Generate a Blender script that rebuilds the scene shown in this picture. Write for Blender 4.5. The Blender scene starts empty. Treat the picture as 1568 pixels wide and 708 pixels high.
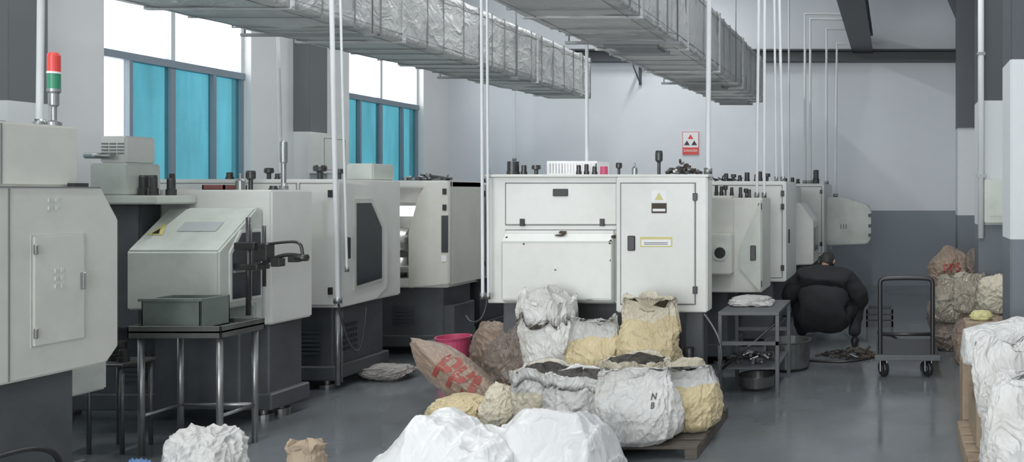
import bpy, bmesh, math, random
from mathutils import Vector, Matrix, noise, Euler
from mathutils.bvhtree import BVHTree
random.seed(7)
SC=bpy.context.scene
COL=SC.collection

# ------------------------------------------------------------------ materials
def mat(name,col,rough=.5,metal=0.,dirt=None,damt=.35,dscale=3.,bump=0.,bscale=20.,var=.06,spec=.5,trans=0.):
    m=bpy.data.materials.new(name); m.use_nodes=True
    nt=m.node_tree; N=nt.nodes; L=nt.links
    b=N['Principled BSDF']
    b.inputs['Roughness'].default_value=rough; b.inputs['Metallic'].default_value=metal
    b.inputs['Specular IOR Level'].default_value=spec
    tc=N.new('ShaderNodeTexCoord')
    n1=N.new('ShaderNodeTexNoise'); n1.inputs['Scale'].default_value=dscale; n1.inputs['Detail'].default_value=8; n1.inputs['Roughness'].default_value=.65
    L.new(tc.outputs['Object'],n1.inputs['Vector'])
    cr=N.new('ShaderNodeValToRGB'); cr.color_ramp.elements[0].position=.42; cr.color_ramp.elements[1].position=.72
    cr.color_ramp.elements[0].color=(0,0,0,1); cr.color_ramp.elements[1].color=(1,1,1,1)
    L.new(n1.outputs['Fac'],cr.inputs['Fac'])
    mul=N.new('ShaderNodeMath'); mul.operation='MULTIPLY'; mul.inputs[1].default_value=damt
    L.new(cr.outputs['Color'],mul.inputs[0])
    mx=N.new('ShaderNodeMix'); mx.data_type='RGBA'
    mx.inputs[6].default_value=(*col,1)
    dc=dirt if dirt else tuple(c*(1-var*3) for c in col)
    mx.inputs[7].default_value=(*dc,1)
    L.new(mul.outputs[0],mx.inputs[0]); L.new(mx.outputs[2],b.inputs['Base Color'])
    if bump>0:
        n2=N.new('ShaderNodeTexNoise'); n2.inputs['Scale'].default_value=bscale; n2.inputs['Detail'].default_value=5
        L.new(tc.outputs['Object'],n2.inputs['Vector'])
        bp=N.new('ShaderNodeBump'); bp.inputs['Strength'].default_value=bump; bp.inputs['Distance'].default_value=.02
        L.new(n2.outputs['Fac'],bp.inputs['Height']); L.new(bp.outputs[0],b.inputs['Normal'])
    return m
def creased(m,bump=.8,cs=5.,dist=.03,scl=(1,1,.55)):
    """thin linear crease network (ridged, domain-warped noise) as bump"""
    nt=m.node_tree;N=nt.nodes;L=nt.links;b=N['Principled BSDF']
    tc=N.new('ShaderNodeTexCoord')
    nz=N.new('ShaderNodeTexNoise'); nz.inputs['Scale'].default_value=3.5; nz.inputs['Detail'].default_value=2; L.new(tc.outputs['Object'],nz.inputs['Vector'])
    sc=N.new('ShaderNodeVectorMath'); sc.operation='SCALE'; sc.inputs['Scale'].default_value=.35; L.new(nz.outputs['Color'],sc.inputs[0])
    ad=N.new('ShaderNodeVectorMath'); ad.operation='ADD'; L.new(tc.outputs['Object'],ad.inputs[0]); L.new(sc.outputs[0],ad.inputs[1])
    mp=N.new('ShaderNodeMapping'); mp.inputs['Scale'].default_value=scl; L.new(ad.outputs[0],mp.inputs[0])
    acc=None
    for k,(s,w) in enumerate(((cs,1.),(cs*2.1,.55),(cs*4.6,.25))):
        n=N.new('ShaderNodeTexNoise'); n.inputs['Scale'].default_value=s; n.inputs['Detail'].default_value=1; L.new(mp.outputs[0],n.inputs['Vector'])
        a=N.new('ShaderNodeMath'); a.operation='SUBTRACT'; a.inputs[1].default_value=.5; L.new(n.outputs['Fac'],a.inputs[0])
        c=N.new('ShaderNodeMath'); c.operation='ABSOLUTE'; L.new(a.outputs[0],c.inputs[0])
        d=N.new('ShaderNodeMath'); d.operation='MULTIPLY_ADD'; d.inputs[1].default_value=-5.5; d.inputs[2].default_value=1.; d.use_clamp=True; L.new(c.outputs[0],d.inputs[0])
        e=N.new('ShaderNodeMath'); e.operation='POWER'; e.inputs[1].default_value=1.7; L.new(d.outputs[0],e.inputs[0])
        f=N.new('ShaderNodeMath'); f.operation='MULTIPLY'; f.inputs[1].default_value=w; L.new(e.outputs[0],f.inputs[0])
        if acc is None: acc=f
        else:
            g=N.new('ShaderNodeMath'); g.operation='ADD'; L.new(acc.outputs[0],g.inputs[0]); L.new(f.outputs[0],g.inputs[1]); acc=g
    bp=N.new('ShaderNodeBump'); bp.inputs['Strength'].default_value=bump; bp.inputs['Distance'].default_value=dist
    L.new(acc.outputs[0],bp.inputs['Height']); L.new(bp.outputs[0],b.inputs['Normal'])
    return m
def sackmat(name,col,dirt,damt=.5,dscale=4,rough=.42,bump=.6,cs=6.,dist=.02):
    m=mat(name,col,rough,dirt=dirt,damt=damt*.8,dscale=dscale)
    b=m.node_tree.nodes['Principled BSDF']; b.inputs['Sheen Weight'].default_value=.15
    return creased(m,bump,cs,dist)
def emis(name,col,s):
    m=bpy.data.materials.new(name); m.use_nodes=True; b=m.node_tree.nodes['Principled BSDF']
    b.inputs['Base Color'].default_value=(*col,1); b.inputs['Emission Color'].default_value=(*col,1); b.inputs['Emission Strength'].default_value=s
    return m
def paneMat(name,tint,gloss,diff,dcol):
    m=bpy.data.materials.new(name); m.use_nodes=True; nt=m.node_tree; N=nt.nodes; L=nt.links
    N.remove(N['Principled BSDF']); out=N['Material Output']
    t=N.new('ShaderNodeBsdfTransparent'); g=N.new('ShaderNodeBsdfGlossy'); g.inputs['Roughness'].default_value=.08
    d=N.new('ShaderNodeBsdfDiffuse'); d.inputs['Color'].default_value=(*dcol,1)
    tc=N.new('ShaderNodeTexCoord'); mp=N.new('ShaderNodeMapping'); mp.inputs['Scale'].default_value=(2,6,.7)
    nz=N.new('ShaderNodeTexNoise'); nz.inputs['Scale'].default_value=1.2; nz.inputs['Detail'].default_value=5
    L.new(tc.outputs['Object'],mp.inputs[0]); L.new(mp.outputs[0],nz.inputs['Vector'])
    mx=N.new('ShaderNodeMix'); mx.data_type='RGBA'; mx.inputs[6].default_value=(*[c*.7 for c in tint],1); mx.inputs[7].default_value=(*[min(1,c*1.35) for c in tint],1)
    L.new(nz.outputs['Fac'],mx.inputs[0]); L.new(mx.outputs[2],t.inputs['Color'])
    a=N.new('ShaderNodeMixShader'); a.inputs[0].default_value=gloss; L.new(t.outputs[0],a.inputs[1]); L.new(g.outputs[0],a.inputs[2])
    c=N.new('ShaderNodeMixShader'); c.inputs[0].default_value=diff; L.new(a.outputs[0],c.inputs[1]); L.new(d.outputs[0],c.inputs[2])
    L.new(c.outputs[0],out.inputs['Surface'])
    return m

def dadoMat(name,upper,lower,zs,top=None,ztop=2.56):
    m=mat(name,upper,.6,bump=.08,bscale=60,damt=.25,dscale=1.1)
    nt=m.node_tree; N=nt.nodes; L=nt.links; b=N['Principled BSDF']
    src=b.inputs['Base Color'].links[0].from_socket
    g=N.new('ShaderNodeNewGeometry'); s=N.new('ShaderNodeSeparateXYZ'); L.new(g.outputs['Position'],s.inputs[0])
    c=N.new('ShaderNodeMath'); c.operation='LESS_THAN'; c.inputs[1].default_value=zs; L.new(s.outputs['Z'],c.inputs[0])
    mx=N.new('ShaderNodeMix'); mx.data_type='RGBA'; L.new(c.outputs[0],mx.inputs[0]); L.new(src,mx.inputs[6]); mx.inputs[7].default_value=(*lower,1)
    last=mx.outputs[2]
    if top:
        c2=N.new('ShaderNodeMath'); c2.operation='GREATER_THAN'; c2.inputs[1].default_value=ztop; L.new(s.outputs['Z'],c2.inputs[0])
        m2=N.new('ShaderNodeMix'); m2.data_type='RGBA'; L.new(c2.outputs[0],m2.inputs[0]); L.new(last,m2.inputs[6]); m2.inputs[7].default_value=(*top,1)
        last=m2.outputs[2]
    L.new(last,b.inputs['Base Color'])
    return m

M_wall=dadoMat('wall_paint',(.66,.69,.725),(.20,.23,.26),1.33)
M_lwall=dadoMat('wall_paint_side',(.74,.75,.75),(.22,.25,.28),1.2)
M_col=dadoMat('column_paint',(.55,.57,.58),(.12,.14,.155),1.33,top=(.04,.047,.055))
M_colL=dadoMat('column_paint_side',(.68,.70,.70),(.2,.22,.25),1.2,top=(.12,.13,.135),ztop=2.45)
M_ceil=mat('ceiling_paint',(.68,.70,.72),.8)
M_steel_dark=mat('dark_painted_steel',(.045,.052,.062),.5)
M_cover=mat('machine_enclosure_paint',(.68,.69,.655),.36,dirt=(.40,.39,.33),damt=.3,dscale=2.2,bump=.02,bscale=90)
M_cover2=mat('machine_enclosure_paint_warm',(.60,.605,.55),.38,dirt=(.36,.34,.28),damt=.3,dscale=3.2,bump=.02,bscale=90)
M_hood=mat('machine_hood_paint',(.54,.57,.52),.4,dirt=(.27,.29,.24),damt=.5,dscale=3.2)
M_seam=mat('panel_seam_shadow_gap',(.16,.17,.17),.7)
M_base=mat('machine_base_dark',(.075,.082,.088),.5,dirt=(.035,.035,.035),damt=.6,dscale=4,bump=.1)
M_blk=mat('black_plastic',(.014,.014,.016),.4)
M_glassd=mat('dark_window',(.035,.04,.045),.15)
M_int=mat('machine_interior',(.30,.31,.31),.5,dirt=(.08,.08,.08),damt=.7)
M_metal=mat('worn_steel',(.33,.34,.34),.35,.85,dirt=(.1,.09,.08),damt=.5,dscale=8)
M_dmetal=mat('oily_steel',(.06,.06,.06),.35,.7,dirt=(.02,.02,.02),damt=.5,dscale=10)
M_table=mat('bench_steel',(.14,.15,.145),.4,.6,dirt=(.05,.05,.045),damt=.6,dscale=6)
M_tray=mat('grey_green_tray',(.17,.20,.18),.45,.2,dirt=(.07,.08,.07),damt=.5,dscale=6)
M_pipe=mat('white_conduit',(.68,.7,.71),.4)
M_duct=creased(mat('duct_foil',(.47,.48,.475),.45,.15,dirt=(.33,.34,.335),damt=.5,dscale=3.5),.4,3.0,.025,(1,1,1))
M_ductrib=mat('duct_band',(.2,.21,.215),.5,.3)
M_frame=mat('window_frame_alu',(.20,.25,.30),.45)
M_frame_glare=mat('window_frame_glare',(.6,.63,.65),.45)  # paler than the lower frame: window glare put into the colour
M_sack=sackmat('woven_sack_white',(.68,.675,.65),(.38,.34,.27),.6)
M_sackg=sackmat('woven_sack_grey',(.52,.52,.50),(.25,.23,.19),.6)
M_sacky=sackmat('woven_sack_yellow',(.58,.47,.26),(.32,.25,.13),.55)
M_sackyw=sackmat('woven_sack_cream',(.60,.54,.41),(.34,.28,.18),.6)
M_sackb=sackmat('woven_sack_brown',(.27,.19,.135),(.13,.09,.065),.65)
M_sackdb=sackmat('woven_sack_dark_brown',(.15,.115,.09),(.065,.048,.038),.65)
M_plastic=sackmat('plastic_bag_white',(.66,.66,.655),(.46,.45,.43),.55,dscale=3,rough=.30,bump=.4,cs=3.2,dist=.03)
M_clear=sackmat('clear_plastic_wrap',(.33,.29,.22),(.12,.095,.065),.9,dscale=8,rough=.16,bump=.8,cs=7)
M_redprint=mat('red_print',(.28,.04,.03),.6,dirt=(.2,.10,.08),damt=.6,dscale=20)
M_blkprint=mat('black_print',(.06,.06,.06),.6)
M_chips=mat('metal_chips',(.03,.028,.026),.45,.5,dirt=(.12,.10,.085),damt=.8,dscale=30,bump=1.,bscale=60)
M_wood=mat('pallet_wood',(.085,.07,.056),.75,dirt=(.04,.033,.026),damt=.6,dscale=6,bump=.3)
M_woodl=mat('fresh_wood',(.32,.24,.165),.75,dirt=(.15,.1,.07),damt=.6,dscale=6,bump=.3)
M_card=mat('cardboard',(.34,.26,.18),.8,dirt=(.2,.14,.09),damt=.5)
M_red=mat('red_plastic',(.7,.05,.04),.4); M_green=mat('green_lens',(.02,.22,.11),.4)
M_pink=mat('pink_plastic',(.55,.06,.14),.5); M_yel=mat('yellow_label',(.58,.52,.18),.5); M_white=mat('white_label',(.8,.8,.8),.5)
M_blue=mat('blue_plastic',(.05,.14,.32),.4); M_grey=mat('grey_label',(.38,.4,.4),.5)
M_rust=mat('chipped_paint',(.05,.035,.025),.8)
M_cloth=mat('black_jacket',(.009,.009,.011),.85,bump=.5,bscale=12)
M_skin=mat('skin',(.45,.27,.19),.55); M_hair=mat('black_hair',(.012,.01,.01),.55,bump=.5,bscale=80)
M_lamp=emis('machine_work_lamp',(1,.98,.93),14)
M_rag=sackmat('dirty_rags',(.3,.28,.26),(.1,.09,.08),.7,dscale=10,rough=.8)
M_lime=mat('yellow_green_bag',(.5,.47,.2),.5)

def floorMat():
    m=mat('epoxy_floor',(.135,.148,.158),.3,dirt=(.07,.075,.08),damt=.75,dscale=.9,bump=.02,bscale=5)
    nt=m.node_tree;N=nt.nodes;L=nt.links;b=N['Principled BSDF']
    tc=N.new('ShaderNodeTexCoord'); n=N.new('ShaderNodeTexNoise'); n.inputs['Scale'].default_value=1.6; n.inputs['Detail'].default_value=8
    L.new(tc.outputs['Object'],n.inputs['Vector'])
    r=N.new('ShaderNodeMapRange'); r.inputs[1].default_value=.3; r.inputs[2].default_value=.7; r.inputs[3].default_value=.07; r.inputs[4].default_value=.28
    L.new(n.outputs['Fac'],r.inputs[0]); L.new(r.outputs[0],b.inputs['Roughness'])
    b.inputs['Specular IOR Level'].default_value=1.
    return m
M_floor=floorMat()
M_clearpane=paneMat('clear_window_pane',(.8,.82,.82),.05,.0,(1,1,1))
M_bluepane=paneMat('blue_tinted_pane',(.12,.265,.30),.04,.12,(.3,.65,.7))

# ------------------------------------------------------------------ mesh helpers
def group(name,loc=(0,0,0)):
    e=bpy.data.objects.new(name,None); e.location=loc; e.empty_display_size=.2; COL.objects.link(e); return e
def link(me,name,m,parent=None,smooth=False):
    if m is not None and len(me.materials)==0: me.materials.append(m)
    o=bpy.data.objects.new(name,me); COL.objects.link(o)
    if smooth:
        for p in me.polygons: p.use_smooth=True
    if parent is not None:
        o.parent=parent; o.location=-Vector(parent.location)
    return o
def tomesh(bm,name):
    bmesh.ops.recalc_face_normals(bm,faces=bm.faces[:])
    me=bpy.data.meshes.new(name); bm.to_mesh(me); bm.free(); return me
def bevel(bm,b,seg=2):
    if b>0: bmesh.ops.bevel(bm,geom=bm.edges[:],offset=b,segments=seg,affect='EDGES',clamp_overlap=True)
def addbox(bm,x0,x1,y0,y1,z0,z1):
    vs=[bm.verts.new((x,y,z)) for x in(x0,x1) for y in(y0,y1) for z in(z0,z1)]
    for f in((0,1,3,2),(4,6,7,5),(0,4,5,1),(2,3,7,6),(0,2,6,4),(1,5,7,3)): bm.faces.new([vs[i] for i in f])
def box(p,name,x0,x1,y0,y1,z0,z1,m,b=.006):
    bm=bmesh.new(); addbox(bm,x0,x1,y0,y1,z0,z1); bevel(bm,b); return link(tomesh(bm,name),name,m,p)
def boxes(p,name,lst,m,b=.0):
    bm=bmesh.new()
    for l in lst: addbox(bm,*l)
    bevel(bm,b,1); return link(tomesh(bm,name),name,m,p)
def prism(p,name,pts,axis,a0,a1,m,b=.006):
    bm=bmesh.new()
    def mk(a,q):
        return {'x':(a,q[0],q[1]),'y':(q[0],a,q[1]),'z':(q[0],q[1],a)}[axis]
    A=[bm.verts.new(mk(a0,q)) for q in pts]; B=[bm.verts.new(mk(a1,q)) for q in pts]
    bm.faces.new(A); bm.faces.new(B[::-1]); n=len(pts)
    for i in range(n): bm.faces.new((A[i],A[(i+1)%n],B[(i+1)%n],B[i]))
    bmesh.ops.recalc_face_normals(bm,faces=bm.faces[:])
    bevel(bm,b); return link(tomesh(bm,name),name,m,p)
def addcyl(bm,p0,p1,r,r2=None,seg=16):
    p0=Vector(p0);p1=Vector(p1);d=p1-p0
    mt=Matrix.Translation((p0+p1)/2)@d.to_track_quat('Z','Y').to_matrix().to_4x4()
    bmesh.ops.create_cone(bm,cap_ends=True,segments=seg,radius1=r,radius2=r if r2 is None else r2,depth=d.length,matrix=mt)
def cyl(p,name,p0,p1,r,m,r2=None,seg=18):
    bm=bmesh.new(); addcyl(bm,p0,p1,r,r2,seg); o=link(tomesh(bm,name),name,m,p)
    for f in o.data.polygons: f.use_smooth=len(f.vertices)==4
    return o
def cyls(p,name,lst,m,seg=10):
    bm=bmesh.new()
    for l in lst: addcyl(bm,l[0],l[1],l[2],seg=seg)
    o=link(tomesh(bm,name),name,m,p)
    for f in o.data.polygons: f.use_smooth=len(f.vertices)==4
    return o
def tube(p,name,pts,r,m,bez=True):
    cu=bpy.data.curves.new(name,'CURVE'); cu.dimensions='3D'; cu.bevel_depth=r; cu.bevel_resolution=3; cu.use_fill_caps=True
    s=cu.splines.new('NURBS' if bez else 'POLY'); s.points.add(len(pts)-1)
    for i,q in enumerate(pts): s.points[i].co=(*q,1)
    if bez: s.order_u=3; s.use_endpoint_u=True; s.resolution_u=8
    cu.materials.append(m); o=bpy.data.objects.new(name,cu); COL.objects.link(o)
    if p is not None: o.parent=p; o.location=-Vector(p.location)
    return o
def lathe(p,name,loc,prof,m,seg=20,axis=None):
    bm=bmesh.new(); rings=[]
    for r,z in prof:
        rings.append([bm.verts.new((r*math.cos(2*math.pi*i/seg),r*math.sin(2*math.pi*i/seg),z)) for i in range(seg)] )
    for a,b in zip(rings,rings[1:]):
        for i in range(seg): bm.faces.new((a[i],a[(i+1)%seg],b[(i+1)%seg],b[i]))
    bm.faces.new(rings[0][::-1]); bm.faces.new(rings[-1])
    if axis: bmesh.ops.transform(bm,matrix=Euler(axis).to_matrix().to_4x4(),verts=bm.verts)
    bmesh.ops.translate(bm,vec=loc,verts=bm.verts)
    o=link(tomesh(bm,name),name,m,p)
    return o
def text(p,name,s,loc,rot,size,m,ext=.001):
    cu=bpy.data.curves.new(name,'FONT'); cu.body=s; cu.size=size; cu.extrude=ext; cu.align_x='CENTER'; cu.align_y='CENTER'
    cu.materials.append(m); o=bpy.data.objects.new(name,cu); COL.objects.link(o); o.rotation_euler=rot
    o.parent=p; o.location=Vector(loc)-Vector(p.location)
    return o
def seamrect(p,name,x0,x1,z0,z1,y,m=None,t=.006):
    m=m or M_seam; d=.003
    return boxes(p,name,[(x0,x1,y-d,y,z0,z0+t),(x0,x1,y-d,y,z1-t,z1),(x0,x0+t,y-d,y,z0+t,z1-t),(x1-t,x1,y-d,y,z0+t,z1-t)],m)
def seamrectX(p,name,y0,y1,z0,z1,x,m=None,t=.006):
    m=m or M_seam; d=.003
    return boxes(p,name,[(x,x+d,y0,y1,z0,z0+t),(x,x+d,y0,y1,z1-t,z1),(x,x+d,y0,y0+t,z0+t,z1-t),(x,x+d,y1-t,y1,z0+t,z1-t)],m)

# ------------------------------------------------------------------ sacks
def ridged(v,s): return 1-2*abs(noise.noise(v*s))
def crump(v,s):
    w=v+.28*noise.noise_vector(v*1.7)
    return noise.voronoi(w*s)[0][0]-.42
def crease(v,s):
    w=v+.45*noise.noise_vector(v*1.3)
    r=max(0,1-3.6*abs(noise.noise(w*s))); return r**1.5-.25
def cloth(q):
    return .14*noise.noise(q*1.1)+.05*crump(q,1.6)+.065*crease(q,1.5)+.04*crease(q+Vector((3,1,7)),3.0)+.018*crease(q+Vector((8,2,4)),6.0)
def sack(name,loc,w,d,h,m,seed=0,opened=False,top='tied',lean=(0,0),rz=0,wr=1.,content=None,topmat=None,collar=.0,split=.66,flap=.0,bulge=.06):
    N,MM=120,66; bm=bmesh.new(); sv=Vector((seed*3.17,seed*1.3,seed*2.1)); rings=[]; mats=[]
    def ring(r,z,t,amp=1.,idx=0,pinch=0.,oy=0.):
        R=[]
        for i in range(N):
            a=2*math.pi*i/N; ca,sa=math.cos(a),math.sin(a); e=2/2.6
            x=math.copysign(abs(ca)**e,ca); y=math.copysign(abs(sa)**e,sa)
            q=Vector((ca*1.15,sa*1.15,t*1.2*h/max(w,.1)))+sv
            up=max(0,(t-.4)/.6)
            n=cloth(q)+(.3+up)*.05*crease(Vector((ca*2.4,sa*2.4,t*.9))+sv,1.5)
            f=r*(1+amp*wr*n)
            zz=z+amp*wr*h*(.07*noise.noise(q*1.3+Vector((9,0,0)))+.02*crease(q+Vector((5,5,0)),2.))*min(1,t*4)
            if t>.9 : zz+=h*.08*wr*noise.noise(Vector((ca*1.5,sa*1.5,0))+sv)
            sx=.06*w*noise.noise(Vector((seed*1.7,t*1.6,0))); sy=.06*w*noise.noise(Vector((t*1.6,seed*2.3,5)))
            yy=y*d/2*f*(1-pinch)+lean[1]*t*h+oy+sy; xx=x*w/2*f*(1+.12*pinch)+lean[0]*t*h+sx
            R.append(bm.verts.new((xx,yy,max(0.004 if t>0 else 0,zz))))
        rings.append(R); mats.append(idx)
    for j in range(MM+1):
        t=j/MM
        rb=min(1,.80+.22*math.sin(min(1,t/.14)*math.pi/2)); pinch=0.; oy=0.; zt=h*t
        r=rb*(1+bulge*math.sin(math.pi*min(1,t**.75*1.15)))
        if opened:
            if t>.8: r*=1-.08*math.sin((t-.8)/.2*math.pi)
            if t>.93: r*=1+1.0*(t-.93)
        elif top=='tied':
            if t>.62:
                k=min(1,(t-.62)/.22); r*=1-.74*(k*k*(3-2*k))
            if t>.88: r*=1+4.2*(t-.88)
        elif top=='fold':
            if t>.5:
                k=(t-.5)/.5; pinch=.93*k*k*(3-2*k)
                r*=1-.25*k*k
                if t>.82:
                    kk=(t-.82)/.18; oy=-flap*kk*kk; zt=h*(.82+.18*math.sin(kk*math.pi*.55))
        mi=1 if (topmat is not None and t>split) else 0
        ring(r,zt,t,1,mi,pinch,oy)
    tr=1.0
    if opened:
        if collar>0:
            tm=1 if topmat else 0
            ring(tr*1.06,h*.99,.98,1,tm); ring(tr*1.085,h*(1-collar*.5),.95,1.1,tm); ring(tr*1.07,h*(1-collar),.92,1.2,tm)
            ring(tr*1.03,h*(1-collar*.8),.93,1,tm); ring(tr*1.0,h*.985,.99,1,tm)
        ring(tr*.97,h*.985,.97); ring(tr*.95,h*.96,.9)
        ring(tr*.92,h*.945,.82,1,2); ring(tr*.7,h*.99,.8,.9,2); ring(tr*.4,h*1.03,.8,.9,2); ring(tr*.04,h*1.04,.8,.9,2)
    for k,(a,b) in enumerate(zip(rings,rings[1:])):
        for i in range(N):
            f=bm.faces.new((a[i],a[(i+1)%N],b[(i+1)%N],b[i])); f.material_index=mats[k+1]; f.smooth=True
    bm.faces.new(rings[0][::-1]); f=bm.faces.new(rings[-1]); f.material_index=mats[-1]
    bmesh.ops.rotate(bm,cent=(0,0,0),matrix=Matrix.Rotation(rz,3,'Z'),verts=bm.verts)
    me=tomesh(bm,name); me.materials.append(m); me.materials.append(topmat or m); me.materials.append(content or M_chips)
    for p in me.polygons: p.use_smooth=True
    o=bpy.data.objects.new(name,me); COL.objects.link(o); o.location=loc; return o
def pillow(name,loc,w,d,h,m,seed=0,rot=(0,0,0),wr=1.,sub=6,n=2.8,pinch=.0):
    bm=bmesh.new(); bmesh.ops.create_icosphere(bm,subdivisions=sub,radius=1); sv=Vector((seed*2.7,seed*1.9,seed*.7))
    for v in bm.verts:
        c=v.co.copy(); s=(abs(c.x)**n+abs(c.y)**n+abs(c.z)**2.2)**(1/n); q=c/max(s,.001)
        k=cloth(c*1.15+sv)*1.25
        q*=1+wr*k
        ed=max(abs(q.x),abs(q.y))
        if pinch>0 and ed>.6: q.z*=max(.15,1-pinch*(ed-.6)/.4)
        v.co=Vector((q.x*w/2,q.y*d/2,q.z*h/2))
    bmesh.ops.rotate(bm,cent=(0,0,0),matrix=Euler(rot).to_matrix(),verts=bm.verts)
    zmin=min(v.co.z for v in bm.verts); zr=max(v.co.z for v in bm.verts)-zmin; fl=zmin+zr*.12
    for v in bm.verts:
        if v.co.z<fl: v.co.z=fl+(v.co.z-fl)*.05
    zmin=min(v.co.z for v in bm.verts); zmax=max(v.co.z for v in bm.verts)
    sc=1.
    if rot==(0,0,0): sc=h/(zmax-zmin)
    for v in bm.verts: v.co.z=(v.co.z-zmin)*sc
    me=tomesh(bm,name); me.materials.append(m)
    for p in me.polygons: p.use_smooth=True
    o=bpy.data.objects.new(name,me); COL.objects.link(o); o.location=loc; return o
def drape(name,loc,prof,d,m,seed=0,wr=1.):
    """low spread bag: prof = list of (x, height) ridge line, d = depth"""
    NX,NYY=170,100; bm=bmesh.new(); sv=Vector((seed*2.3,seed*1.7,seed)); x0,x1=prof[0][0],prof[-1][0]
    def hx(x):
        for (a,ha),(b,hb) in zip(prof,prof[1:]):
            if a<=x<=b:
                t=(x-a)/(b-a); t=t*t*(3-2*t); return ha+(hb-ha)*t
        return 0
    G=[]
    for i in range(NX+1):
        row=[]
        for j in range(NYY+1):
            u=i/NX; v=j/NYY*2-1; x=x0+(x1-x0)*u
            e=max(0,1-abs(2*u-1)**6)**.5; hw=d/2*(.55+.45*e)
            p=Vector((x*3.4,v*1.5*d/.6,0))+sv
            n=.16*noise.noise(p*.8)+.05*crump(p,.9)+.075*crease(p,.7)+.045*crease(p+Vector((4,2,5)),1.4)+.018*crease(p+Vector((1,7,2)),3.0)
            hh=hx(x)*max(0,1-abs(v)**2.4)**.62*(1+wr*n)
            row.append(bm.verts.new((x,v*hw*(1+.12*wr*n),max(0,hh))))
        G.append(row)
    for i in range(NX):
        for j in range(NYY):
            bm.faces.new((G[i][j],G[i+1][j],G[i+1][j+1],G[i][j+1]))
    bv=[r[0] for r in G]+[G[-1][j] for j in range(1,NYY+1)]+[G[i][-1] for i in range(NX-1,-1,-1)]+[G[0][j] for j in range(NYY-1,0,-1)]
    bm.faces.new(bv[::-1])
    me=tomesh(bm,name); me.materials.append(m)
    for p in me.polygons: p.use_smooth=True
    o=bpy.data.objects.new(name,me); COL.objects.link(o); o.location=loc; return o
def print_on(target,s,centre,size,m,ang=0.,direction=(0,1,0)):
    cu=bpy.data.curves.new('print','FONT'); cu.body=s; cu.size=size; cu.align_x='CENTER'; cu.align_y='CENTER'; cu.resolution_u=2; cu.offset=size*.025
    tmp=bpy.data.objects.new('tmp',cu); COL.objects.link(tmp); bpy.context.view_layer.update()
    me=bpy.data.meshes.new_from_object(tmp); bpy.data.objects.remove(tmp)
    bm=bmesh.new(); bm.from_mesh(me)
    bmesh.ops.triangulate(bm,faces=bm.faces[:])
    for _ in range(4):
        es=[e for e in bm.edges if e.calc_length()>size*.09]
        if not es: break
        bmesh.ops.subdivide_edges(bm,edges=es,cuts=1,use_grid_fill=False); bmesh.ops.triangulate(bm,faces=bm.faces[:])
    bv=BVHTree.FromPolygons([v.co for v in target.data.vertices],[p.vertices[:] for p in target.data.polygons])
    D=Vector(direction).normalized(); R=D.cross(Vector((0,0,1))).normalized(); U=R.cross(D)
    c0=Vector(centre)-Vector(target.location); kill=[]
    for v in bm.verts:
        x=v.co.x*math.cos(ang)-v.co.y*math.sin(ang); y=v.co.x*math.sin(ang)+v.co.y*math.cos(ang)
        o_=c0+R*x+U*y-D*1.0
        hit=bv.ray_cast(o_,D)
        if hit[0] is None: kill.append(v)
        else: v.co=hit[0]-D*.006
    bmesh.ops.delete(bm,geom=kill,context='VERTS')
    me2=bpy.data.meshes.new('print'); bm.to_mesh(me2); bm.free(); me2.materials.append(m)
    o=bpy.data.objects.new('print',me2); COL.objects.link(o); o.parent=target

# ------------------------------------------------------------------ room shell
XL,XR,YB,YR,ZC=-7.9,1.25,13.9,-4.0,5.6
box(None,'floor',XL-.2,XR+.2,YR,YB+.2,-.1,0,M_floor,0)
box(None,'ceiling',XL-.2,XR+.2,YR,YB+.2,ZC,ZC+.1,M_ceil,0)
box(None,'wall_back',XL-.2,XR+.2,YB,YB+.2,0,ZC,M_wall,0)
box(None,'wall_right',XR,XR+.2,YR,YB,0,ZC,M_wall,0)
wins=[(-2.75,-.96),(.78,2.57),(4.3,6.09),(7.83,9.62),(11.35,13.14)]
ZS,ZT,ZM=1.1,4.7,3.07
segs=[];y=YR
for a,b in wins:
    segs.append((XL-.24,XL,y,a,0,ZC)); segs.append((XL-.24,XL,a,b,0,ZS)); segs.append((XL-.24,XL,a,b,ZT,ZC)); y=b
segs.append((XL-.24,XL,y,YB,0,ZC))
boxes(None,'wall_left',segs,M_lwall)
boxes(None,'wall_rear',[(XL-.2,-6.2,YR-.2,YR,0,ZC),(.6,XR+.2,YR-.2,YR,0,ZC),(-6.2,.6,YR-.2,YR,4.4,ZC)],M_wall)  # unseen rear opening, added to let sky light into the hall
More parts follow.
